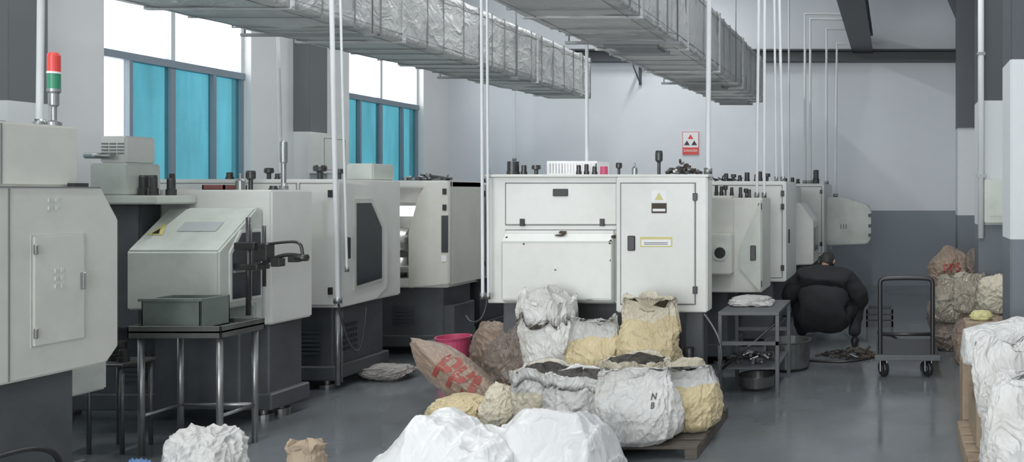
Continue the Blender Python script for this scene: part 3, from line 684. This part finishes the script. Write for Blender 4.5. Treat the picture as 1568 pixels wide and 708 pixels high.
# ------------------------------------------------------------------ small tools on machine tops
def toolset(name,items,y,z):
    g=group(name,(items[0][0],y,z))
    for i,(x,dy,kind,r,h) in enumerate(items):
        if kind=='c': pr=[(r,0),(r,h*.35),(r*.8,h*.38),(r*.8,h*.9),(r*.7,h)]
        elif kind=='m': pr=[(r*.45,0),(r*.45,h*.5),(r,h*.6),(r,h*.9),(r*.85,h)]
        elif kind=='b': pr=[(r,0),(r,h*.55),(r*.35,h*.7),(r*.35,h*.92),(r*.2,h)]
        elif kind=='f': pr=[(r,0),(r*1.02,h*.2),(r*1.02,h*.25),(r*.9,h*.27),(r*.9,h)]
        else: pr=[(r,0),(r,h)]
        lathe(g,'tool_%d'%i,(x,y+dy,z),pr,M_pink if kind=='p' else (M_metal if kind in'b' else M_dmetal),16)
    return g
toolset('tool_holders',[(-3.14,.1,'f',.05,.11),(-3.06,.12,'c',.025,.08),(-2.95,.1,'m',.035,.08),(-2.60,.1,'c',.022,.08),(-2.56,.16,'c',.022,.09),(-2.47,.1,'c',.022,.07),(-2.40,.12,'p',.03,.07),(-2.27,.1,'m',.025,.1),(-2.14,.1,'b',.022,.1)],6.35,1.795)
toolset('oil_bottle',[(-1.94,.1,'m',.03,.20)],6.35,1.795)
g=group('plastic_basket',(-2.7,6.7,1.8))
bx=[(-2.92,-2.52,6.6,6.61,1.795,1.81),(-2.92,-2.52,6.6,6.61,1.895,1.915),(-2.92,-2.52,6.88,6.89,1.795,1.915),(-2.93,-2.92,6.6,6.89,1.795,1.915),(-2.52,-2.51,6.6,6.89,1.795,1.915),(-2.92,-2.52,6.6,6.89,1.795,1.80)]
bx+=[(-2.92+.025*i,-2.908+.025*i,6.6,6.61,1.81,1.895) for i in range(17)]
boxes(g,'shell',bx,M_white)
def scrap(name,loc,w,d,h,n,ms,seed,L=.08):
    random.seed(seed); g=group(name,loc)
    for k,mm in enumerate(ms):
        bm=bmesh.new()
        for i in range(n//len(ms)):
            a_=random.random()*6.28; q=random.random()**.5; x=loc[0]+math.cos(a_)*q*w/2; y=loc[1]+math.sin(a_)*q*d/2
            z=loc[2]+.012+random.random()*h*(1-q)
            v=Vector((random.uniform(-1,1),random.uniform(-1,1),random.uniform(-.25,.25))).normalized()*random.uniform(.4,1)*L/2
            c=Vector((x,y,z+abs(v.z))); addcyl(bm,c-v,c+v,random.uniform(.006,.014),seg=7)
        link(tomesh(bm,'pieces_%d'%k),'pieces_%d'%k,mm,g)
    return g
scrap('metal_offcuts',(-1.72,6.36,1.795),.28,.12,.10,80,[M_dmetal,M_rust,M_metal],11,.06)
toolset('tool_holders',[(-1.72,.06,'c',.02,.1),(-1.68,.1,'c',.022,.09),(-1.63,.05,'m',.022,.1),(-1.58,.1,'c',.02,.08)],7.5,1.62)
toolset('tool_holders',[(-1.46,.02,'c',.02,.1),(-1.42,.08,'m',.022,.09),(-1.38,.03,'f',.02,.08)],7.4,1.60)
toolset('tool_holders',[(-1.85,.1,'c',.03,.09),(-1.76,.06,'m',.03,.08),(-1.7,.1,'c',.025,.07),(-1.62,.1,'f',.03,.1),(-1.52,.1,'c',.025,.08),(-1.47,.05,'c',.03,.11),(-1.4,.1,'m',.035,.09)],8.5,1.77)
toolset('tool_holders',[(-1.6,.1,'c',.03,.08),(-1.5,.1,'f',.03,.09),(-1.42,.1,'c',.03,.07),(-1.15,.05,'c',.05,.2)],11.4,1.78)
toolset('tool_holders',[(-4.84,.1,'m',.05,.12),(-4.69,.12,'m',.03,.09),(-5.35,.2,'m',.035,.1),(-5.6,.1,'c',.03,.06),(-5.2,.1,'c',.02,.05)],6.5,1.76)
toolset('tool_holders',[(-5.20,.08,'c',.035,.14),(-5.12,.06,'c',.03,.14),(-5.05,.12,'c',.03,.12)],5.35,1.63)
toolset('grease_gun',[(-4.70,.02,'m',.03,.14)],5.7,1.67)
g=group('torque_wrench',(-4.55,5.8,1.67)); lathe(g,'shaft',(-4.60,5.9,1.67),[(.03,0),(.03,.03),(.016,.05),(.016,.2),(.024,.21),(.024,.36),(.018,.37)],M_metal)
toolset('tool_holders',[(-4.80,.0,'b',.03,.12),(-5.35,.05,'c',.022,.12),(-4.55,-.01,'c',.03,.03)],5.75,1.67)
g=group('parts_tray',(-5.0,5.8,1.68)); boxes(g,'tray',[(-5.02,-4.86,5.68,5.88,1.67,1.675),(-5.02,-4.86,5.68,5.69,1.67,1.705),(-5.02,-4.86,5.87,5.88,1.67,1.705),(-5.02,-5.01,5.68,5.88,1.67,1.705),(-4.87,-4.86,5.68,5.88,1.67,1.705)],mat('red_brown_tray',(.16,.045,.04),.5))
scrap('hand_tools_pile',(-4.9,8.2,1.77),.5,.3,.06,46,[M_dmetal,M_metal,M_steel_dark],5,.14)
toolset('tool_holders',[(-4.66,.1,'b',.025,.17),(-4.6,.15,'c',.03,.06),(-4.75,.15,'c',.03,.05)],8.9,1.76)
scrap('hand_tools_pile',(-2.3,9.0,1.77),1.2,.3,.06,60,[M_dmetal,M_metal],6,.1)

# ------------------------------------------------------------------ workbench with tray
g=group('steel_workbench',(-4.47,5.05,0))
X0,X1,Y0,Y1=-4.76,-4.18,4.86,5.20
boxes(g,'top',[(X0,X1,Y0,Y1,.775,.79),(X0,X1,Y0,Y0+.01,.745,.82),(X0,X1,Y1-.01,Y1,.745,.82),(X0,X0+.01,Y0,Y1,.745,.82),(X1-.01,X1,Y0,Y1,.745,.82)],M_table,.002)
cyls(g,'legs',[((x,y,0),(x,y,.775),.018) for x in(X0+.05,X1-.04) for y in(Y0+.04,Y1-.03)],M_metal,12)
cyls(g,'stretchers',[((X0+.05,Y1-.03,.25),(X1-.04,Y1-.03,.25),.012),((X0+.05,Y0+.04,.25),(X0+.05,Y1-.03,.25),.012),((X1-.04,Y0+.04,.25),(X1-.04,Y1-.03,.25),.012)],M_metal,10)
g=group('coolant_tray',(-4.55,5.03,.8))
boxes(g,'body',[(-4.73,-4.36,4.92,4.93,.791,.98),(-4.73,-4.36,5.13,5.14,.791,.98),(-4.73,-4.72,4.92,5.14,.791,.98),(-4.37,-4.36,4.92,5.14,.791,.98),(-4.73,-4.36,4.92,5.14,.791,.80),(-4.745,-4.345,4.91,4.93,.965,.985)],M_tray,.002)
scrap('machined_parts',(-4.55,5.03,.80),.28,.14,.16,50,[M_dmetal,M_metal],9,.06)
g=group('steel_stool',(-5.0,5.1,0)); boxes(g,'seat',[(-5.1,-4.85,4.92,5.15,.55,.57)],M_table,.004)
cyls(g,'legs',[((x,y,0),(x,y,.55),.012) for x in(-5.08,-4.87) for y in(4.94,5.13)],M_table)
toolset('tool_holders',[(-5.0,.1,'c',.05,.12),(-4.92,.05,'c',.03,.08)],4.95,.57)

# ------------------------------------------------------------------ parts bench by machine G
g=group('parts_bench',(-1.2,6.7,0))
X0,X1,Y0,Y1=-1.42,-.93,6.3,7.0
boxes(g,'top',[(X0,X1,Y0,Y1,.66,.69),(X0+.02,X1-.02,Y0+.02,Y1-.02,.22,.235)],M_base,.003)
boxes(g,'legs',[(x,x+.03,y,y+.03,0,.66) for x in(X0,X1-.03) for y in(Y0,Y1-.03)],M_base,.002)
boxes(g,'rails',[(X0,X1,Y0,Y0+.025,.42,.45),(X0,X1,Y1-.025,Y1,.42,.45)],M_base)
cyls(g,'diagonal',[((X0+.02,Y0+.01,.22),(X1-.02,Y0+.01,.6),.01)],M_dmetal)
pillow('cloth_bundle',(-1.22,6.7,.692),.36,.30,.08,M_sackg,21,wr=1.4,sub=5)
scrap('machined_parts',(-1.2,6.6,.237),.4,.3,.1,60,[M_dmetal,M_metal],19,.08)
g=group('steel_basin',(-1.16,6.62,0))
lathe(g,'bowl',(-1.16,6.60,0),[(.10,0),(.14,.03),(.15,.11),(.158,.115),(.158,.12),(.14,.115),(.12,.05),(.02,.04)],M_table,28)
g=group('steel_basin',(-.9,7.4,0))
lathe(g,'bowl',(-1.0,7.35,0),[(.16,0),(.2,.03),(.21,.26),(.22,.27),(.2,.27),(.18,.12),(.02,.10)],M_table,28)
scrap('metal_scrap_pile',(-.45,7.9,0),.6,.4,.06,70,[M_dmetal,M_rust],23,.12)
g=group('wooden_crate',(-.3,9.9,0))
boxes(g,'slats',[(-.35,-.02,9.6,9.62,.02+.07*i,.075+.07*i) for i in range(3)]+[(-.35,-.02,9.95,9.97,.02+.07*i,.075+.07*i) for i in range(3)]+[(-.35,-.33,9.6,9.97,0,.22),(-.04,-.02,9.6,9.97,0,.22),(-.35,-.02,9.6,9.97,.0,.02)],M_base)
g=group('air_hose',(-.6,7.8,0)); tube(g,'hose',[(-1.0,7.7,.012),(-.6,7.55,.012),(-.3,7.65,.012),(-.05,8.1,.012),(.1,8.9,.012),(-.2,9.2,.012)],.011,M_blk)

# ------------------------------------------------------------------ platform trolley
g=group('platform_trolley',(.1,7.2,0))
box(g,'deck',-.17,.40,6.98,7.75,.165,.205,M_blk,.012)
boxes(g,'deck_edge',[(-.18,.41,6.97,7.0,.15,.20)],M_base,.004)
tube(g,'handle',[(-.13,7.02,.2),(-.13,7.02,.55),(-.13,7.02,.80),(-.13,7.02,.87),(-.06,7.02,.885),(.27,7.02,.885),(.34,7.02,.87),(.34,7.02,.80),(.34,7.02,.55),(.34,7.02,.2)],.021,M_blk)
cyls(g,'cross_bar',[((-.13,7.02,.38),(.34,7.02,.38),.016)],M_blk)
for i,(x,y) in enumerate(((-.10,7.03),(.30,7.03),(-.1,7.65),(.3,7.65))):
    lathe(g,'wheel_%d'%i,(x-.02,y,.07),[(.03,0),(.066,.0),(.07,.006),(.07,.034),(.066,.04),(.03,.04)],M_blk,24,(0,math.pi/2,.5))
    lathe(g,'hub_%d'%i,(x-.023,y,.07),[(.03,0),(.03,.046)],M_metal,16,(0,math.pi/2,.5))
    boxes(g,'fork_%d'%i,[(x-.032,x-.026,y-.025,y+.025,.05,.165),(x+.026,x+.032,y-.025,y+.025,.05,.165),(x-.04,x+.04,y-.04,y+.04,.15,.165)],M_metal)

# ------------------------------------------------------------------ pallets
def pallet(name,x0,x1,y0,y1,mm,h=.12):
    g=group(name,((x0+x1)/2,(y0+y1)/2,0)); L_=[]
    n=6; w=(y1-y0)/(n*1.35)
    for i in range(n):
        yy=y0+(y1-y0-w)*i/(n-1); L_.append((x0,x1,yy,yy+w,h-.02,h))
    for xx in(x0,(x0+x1)/2-.04,x1-.08):
        L_.append((xx,xx+.08,y0,y1,.02,h-.02)); L_.append((xx-.0,xx+.08,y0,y1,0,.02))
    boxes(g,'boards',L_,mm,.003); return g
pallet('wooden_pallet',-2.3,-1.22,4.84,5.75,M_wood,.08)

# ------------------------------------------------------------------ sack pile (centre)
P=.082
s1=sack('woven_sack',(-1.64,4.98,P),.46,.36,.45,M_sack,3,top='fold',wr=1.1,flap=.06,bulge=.14)
print_on(s1,'N\nB',(-1.49,4.9,.36),.045,M_blkprint,.1)
sack('woven_sack',(-1.36,5.24,P),.32,.32,.41,M_sacky,4,top='fold',topmat=M_sackg,wr=1.1,flap=.08,split=.72,bulge=.12)
sack('woven_sack',(-2.08,5.22,P),.40,.34,.37,M_sackg,5,opened=True,collar=.25,wr=1.1,topmat=M_sack,split=.8,bulge=.12)
sack('woven_sack',(-1.86,5.62,P),.42,.30,.38,M_sackyw,6,opened=True,collar=.2,wr=1.2,bulge=.1)
sack('woven_sack',(-1.50,5.58,P),.30,.28,.38,M_sackyw,16,top='fold',wr=1.2)
sack('woven_sack',(-2.46,5.50,0),.34,.32,.42,M_sackyw,7,opened=True,collar=.2,wr=1.2,topmat=M_sackg,bulge=.1)
sack('woven_sack',(-2.62,5.98,0),.38,.30,.86,M_sack,8,opened=True,collar=.22,wr=1.1,lean=(-.02,0),content=M_sackg,bulge=.0)
sack('woven_sack',(-2.26,5.96,0),.40,.32,.70,M_sacky,9,top='fold',topmat=M_sackg,wr=1.2,lean=(-.04,0),flap=.06,split=.80,bulge=.12)
sack('woven_sack',(-1.88,5.98,0),.42,.34,.84,M_sacky,10,top='fold',topmat=M_sackyw,wr=1.2,flap=.06,split=.84,bulge=.1)
s2=pillow('woven_sack',(-3.26,5.9,.0),.86,.52,.28,M_sackb,11,(math.radians(-28),math.radians(36),math.radians(-8)),wr=.6,pinch=.5)
print_on(s2,'PPS',(-3.17,5.9,.30),.26,M_redprint,-.55)
pillow('woven_sack',(-2.98,6.15,.0),.46,.32,.60,M_sackdb,12,wr=1.)
pillow('woven_sack',(-3.30,6.60,.0),.50,.34,.58,M_sackb,13,wr=1.1)
pillow('woven_sack',(-3.05,5.50,.0),.42,.30,.24,M_sacky,14,wr=1.1)
pillow('woven_sack',(-2.76,5.52,.0),.28,.28,.32,M_sackyw,15,wr=1.1)
g=group('pink_basin',(-3.86,6.6,0)); lathe(g,'tub',(-3.80,6.75,0),[(.12,0),(.13,.38),(.145,.41),(.13,.41),(.10,.03)],M_pink,28)
drape('plastic_bag',(-2.30,4.02,0),[(-.46,.02),(-.42,.22),(-.26,.36),(-.06,.56),(.04,.53),(.14,.46),(.26,.43),(.36,.34),(.42,.03)],.66,M_plastic,4,wr=.8)
drape('plastic_bag',(-1.80,4.20,0),[(-.32,.02),(-.28,.40),(-.14,.50),(0,.52),(.12,.50),(.22,.40),(.30,.22),(.33,.02)],.60,M_plastic,9,wr=.8)
# near floor items, left
pillow('plastic_bag',(-3.56,4.05,0),.34,.28,.47,M_sackg,20,wr=1.)
pillow('blue_plastic_bag',(-3.70,3.84,0),.12,.12,.36,M_blue,22,wr=1.,sub=5)
sack('paper_bag',(-3.0,4.0,0),.15,.13,.37,M_card,23,opened=True,wr=1.,content=M_card)
sack('paper_bag',(-4.28,3.6,0),.2,.2,.34,M_card,24,opened=True,wr=1.)
pillow('dirty_rags',(-4.05,3.95,0),.22,.2,.27,M_rag,25,wr=1.3,sub=5)
pillow('dirty_rags',(-4.50,6.95,0),.44,.3,.13,M_rag,26,wr=1.3)
pillow('dirty_rags',(-4.45,7.55,0),.3,.3,.24,M_base,27,wr=1.3,sub=5)
# ------------------------------------------------------------------ right-hand pile, far
pillow('woven_sack',(.64,8.95,.0),.5,.5,.56,M_sackdb,30,wr=1.2)
s3=pillow('woven_sack',(.64,8.95,.50),.48,.4,.54,M_sackb,31,(0,.3,0),wr=1.,pinch=.3)
print_on(s3,'PPS',(.64,8.9,.80),.14,M_redprint,.1)
pillow('woven_sack',(.99,8.95,.0),.40,.5,.62,M_sackdb,45,wr=1.1)
pillow('woven_sack',(.99,8.85,.60),.40,.4,.44,M_sackdb,46,wr=1.2)
sack('clear_plastic_bag',(.64,8.3,.29),.38,.3,.48,M_clear,32,top='fold',wr=1.1,bulge=.14)
pillow('woven_sack',(.62,8.3,.0),.42,.4,.30,M_sackdb,33,wr=1.2)
pillow('woven_sack',(.97,7.25,.0),.36,.42,.56,M_sackb,36,wr=1.)
pillow('woven_sack',(.97,7.28,.54),.36,.36,.36,M_sackyw,35,wr=1.1)
pillow('woven_sack',(.71,7.58,.0),.28,.34,.50,M_sackb,47,wr=1.)
sack('clear_plastic_bag',(.72,7.55,.50),.30,.26,.36,M_clear,38,top='fold',wr=1.1,bulge=.14)
# ------------------------------------------------------------------ right-hand pile, near
pallet('wooden_pallet',.42,1.15,4.32,5.25,M_woodl)
g=group('cardboard_box',(.75,4.8,.12))
box(g,'carton',.49,1.1,4.68,5.2,.12,.36,M_card,.006); boxes(g,'tape',[(.75,.81,4.677,5.203,.12,.362)],mat('brown_tape',(.2,.12,.06),.3))
box(g,'carton_top',.52,1.05,4.75,5.22,.362,.60,M_card,.006)
boxes(g,'flap',[(.47,.52,4.75,5.2,.58,.595)],M_card)
drape('woven_sack',(.72,4.95,.602),[(-.30,.01),(-.28,.18),(-.1,.22),(.1,.26),(.25,.24),(.28,.01)],.44,M_sack,12,wr=.7)
sack('woven_sack',(.74,4.50,.12),.40,.26,.68,M_sack,41,top='fold',wr=1.,lean=(-.18,0),bulge=.0)
sack('woven_sack',(.70,4.06,.0),.46,.4,.72,M_sack,42,top='fold',wr=1.,lean=(.06,0),bulge=.12)
pillow('yellow_plastic_bag',(.60,5.42,.77),.14,.14,.07,M_lime,43,wr=1.2,sub=5)
boxes(group('timber_offcuts',(.6,5.5,0)),'planks',[(.46,.74,5.3,5.56,0,.5),(.48,.72,5.32,5.52,.5,.77)],M_woodl,.008)

# ------------------------------------------------------------------ crouching worker (seen from behind)
def skinned(parent,name,V,E,root,mm,sub=2,off=(0,0,0)):
    me=bpy.data.meshes.new(name); me.from_pydata([Vector(v[0])+Vector(off) for v in V],E,[]); me.update(); me.materials.append(mm)
    o=bpy.data.objects.new(name,me); COL.objects.link(o)
    o.modifiers.new('skin','SKIN').use_smooth_shade=True
    for i,v in enumerate(V):
        sv=me.skin_vertices[0].data[i]; r=v[1]; sv.radius=(r,r) if not isinstance(r,tuple) else r; sv.use_root=(i==root)
    s=o.modifiers.new('sub','SUBSURF'); s.levels=sub; s.render_levels=sub
    if parent: o.parent=parent; o.location=-Vector(parent.location)
    return o
w=group('crouching_worker',(-.76,8.55,0)); wo=(-.76,8.35,0)
V=[((0,-.05,.30),(.27,.22)),
   ((0,-.05,.46),(.29,.23)),((0,.02,.62),(.29,.22)),((.01,.14,.74),(.25,.18)),((.01,.26,.81),(.10,.09)),
   ((-.23,.12,.72),.125),((-.40,.16,.52),.105),((-.30,.44,.40),.075),((-.16,.58,.34),.042),
   ((.24,.12,.71),.125),((.40,.16,.50),.105),((.33,.44,.36),.075),((.22,.58,.28),.042),
   ((-.15,0,.28),.14),((-.32,.38,.47),.10),((-.24,.16,.10),.065),
   ((.15,0,.28),.14),((.35,.36,.45),.10),((.32,.10,.10),.065)]
E=[(0,1),(1,2),(2,3),(3,4),(3,5),(5,6),(6,7),(7,8),(3,9),(9,10),(10,11),(11,12),(0,13),(13,14),(14,15),(0,16),(16,17),(17,18)]
o=skinned(w,'clothed_body',V,E,0,M_cloth,3,wo)
tx=bpy.data.textures.new('cloth_folds','CLOUDS'); tx.noise_scale=.12; tx.noise_depth=2
dm=o.modifiers.new('folds','DISPLACE'); dm.texture=tx; dm.strength=.045; dm.mid_level=.5
for s,x,yy in((-1,-.25,.19),(1,.33,.12)):
    bm=bmesh.new(); bmesh.ops.create_icosphere(bm,subdivisions=3,radius=1)
    for v in bm.verts:
        wd=.045+.008*v.co.y; v.co=Vector((x+v.co.x*wd,yy+v.co.y*.14,max(0,.045+v.co.z*(.055-.015*v.co.y))))+Vector(wo)
    link(tomesh(bm,'shoe'),'shoe',M_blk,w,True)
bm=bmesh.new(); bmesh.ops.create_icosphere(bm,subdivisions=4,radius=1)
hc=Vector((.01,.33,.885)); tilt=Euler((math.radians(-50),0,math.radians(-12))).to_matrix()
hair=bmesh.new(); bmesh.ops.create_icosphere(hair,subdivisions=4,radius=1)
for v in bm.verts:
    c=v.co.copy(); x,y,z=c.x*.077,c.y*.095,c.z*.115
    if c.z<-.1: x*=1-.28*(-c.z-.1)
    if c.y>.6 and abs(c.x)<.22 and -.25<c.z<.12: y+=.022*(1-abs(c.x)/.22)*(1-(c.z+.25)/.5)
    if c.y>.5 and .02<c.z<.2 and .2<abs(c.x)<.55: y-=.008
    if c.y>.6 and -.62<c.z<-.45 and abs(c.x)<.35: y+=.006
    v.co=tilt@Vector((x,y,z))+hc+Vector(wo)
link(tomesh(bm,'head'),'head',M_skin,w,True)
dele=[]
for v in hair.verts:
    c=v.co.copy()
    n_=1+.05*noise.noise(c*5)
    if c.y>.35 and c.z<.45: dele.append(v)
    elif c.z<-.75: dele.append(v)
    v.co=tilt@Vector((c.x*.086*n_,c.y*.103*n_,c.z*.123*n_+.003))+hc+Vector(wo)
bmesh.ops.delete(hair,geom=dele,context='VERTS')
ho=link(tomesh(hair,'hair'),'hair',M_hair,w,True); sm=ho.modifiers.new('s','SOLIDIFY'); sm.thickness=.01
for s in(-1,1):
    bm=bmesh.new(); bmesh.ops.create_icosphere(bm,subdivisions=2,radius=1)
    for v in bm.verts: v.co=tilt@Vector((s*.082+v.co.x*.012,v.co.y*.02-.005,v.co.z*.032-.005))+hc+Vector(wo)
    link(tomesh(bm,'ear'),'ear',M_skin,w,True)
    bm=bmesh.new(); bmesh.ops.create_icosphere(bm,subdivisions=2,radius=.011)
    for v in bm.verts: v.co=tilt@(v.co+Vector((s*.03,.083,.01)))+hc+Vector(wo)
    link(tomesh(bm,'eye'),'eye',M_blk,w,True)
for s,wx,wy,wz in((-1,-.16,.58,.34),(1,.22,.58,.28)):
    V=[((wx,wy,wz),.026),((wx-s*.02,wy+.05,wz-.01),(.036,.02)),((wx-s*.03,wy+.09,wz-.02),(.038,.018))]; E=[(0,1),(1,2)]
    skinned(w,'palm',V,E,0,M_skin,1,wo)
    for k,(o_,l) in enumerate(((-.03,.062),(-.01,.072),(.01,.068),(.03,.054))):
        b=Vector((wx-s*.03+o_,wy+.085,wz-.02)); V=[(b,.009),(b+Vector((0,l*.5,-.004)),.009),(b+Vector((0,l*.8,-.03)),.008),(b+Vector((0,l*.8,-.052)),.007)]
        skinned(w,'finger_%d'%k,V,[(0,1),(1,2),(2,3)],0,M_skin,1,wo)
    b=Vector((wx-s*.04,wy+.03,wz-.01)); V=[(b,.012),(b+Vector((-s*.03,.03,-.015)),.011),(b+Vector((-s*.035,.06,-.03)),.009)]
    skinned(w,'thumb',V,[(0,1),(1,2)],0,M_skin,1,wo)

# ------------------------------------------------------------------ lights
wd=bpy.data.worlds.new('world'); SC.world=wd; wd.use_nodes=True
bg=wd.node_tree.nodes['Background']; bg.inputs['Color'].default_value=(.95,.98,1,1); bg.inputs['Strength'].default_value=6.0
def area(name,loc,rot,sx,sy,power,col=(1,1,1),portal=False):
    l=bpy.data.lights.new(name,'AREA'); l.shape='RECTANGLE'; l.size=sx; l.size_y=sy; l.energy=power; l.color=col
    if portal: l.cycles.is_portal=True
    o=bpy.data.objects.new(name,l); COL.objects.link(o); o.location=loc; o.rotation_euler=rot; return o
for a_,b_ in wins: area('window_portal',(XL-.26,(a_+b_)/2,(ZS+ZT)/2),(0,-math.pi/2,0),ZT-ZS,b_-a_,1,portal=True)
area('rear_opening_portal',(-2.8,YR-.22,2.2),(math.pi/2,0,0),6.8,4.4,1,portal=True)  # samples sky light through the added rear opening
for i,(x,y) in enumerate(((-3.9,1.5),(-3.9,5.),(-3.9,8.6),(-.2,3.),(-.2,7.),(-3.9,12.))):  # unseen fixtures, added to brighten the hall from above
    g=group('added_fill_lamp',(x,y,5.4)); boxes(g,'housing',[(x-.1,x+.1,y-.6,y+.6,5.42,5.5)],M_white,.005); cyls(g,'stems',[((x,y-.4,5.5),(x,y-.4,ZC),.008),((x,y+.4,5.5),(x,y+.4,ZC),.008)],M_metal)
    a=area('fill_light',(0,0,0),(0,0,0),.16,1.1,60,(.97,.99,1)); a.parent=g; a.location=(0,0,.0)

# ------------------------------------------------------------------ camera
cd=bpy.data.cameras.new('cam'); cam=bpy.data.objects.new('camera',cd); COL.objects.link(cam)
cam.location=(0,0,1.65); cam.rotation_euler=(math.pi/2,0,0); cd.sensor_width=36; cd.lens=36*1200/1568
cd.shift_x=-(1370-784)/1568; cd.shift_y=-(354-295)/1568; cd.clip_start=.05
SC.camera=cam
SC.view_settings.view_transform='Standard'; SC.view_settings.look='None'; SC.view_settings.exposure=0; SC.view_settings.gamma=1.12
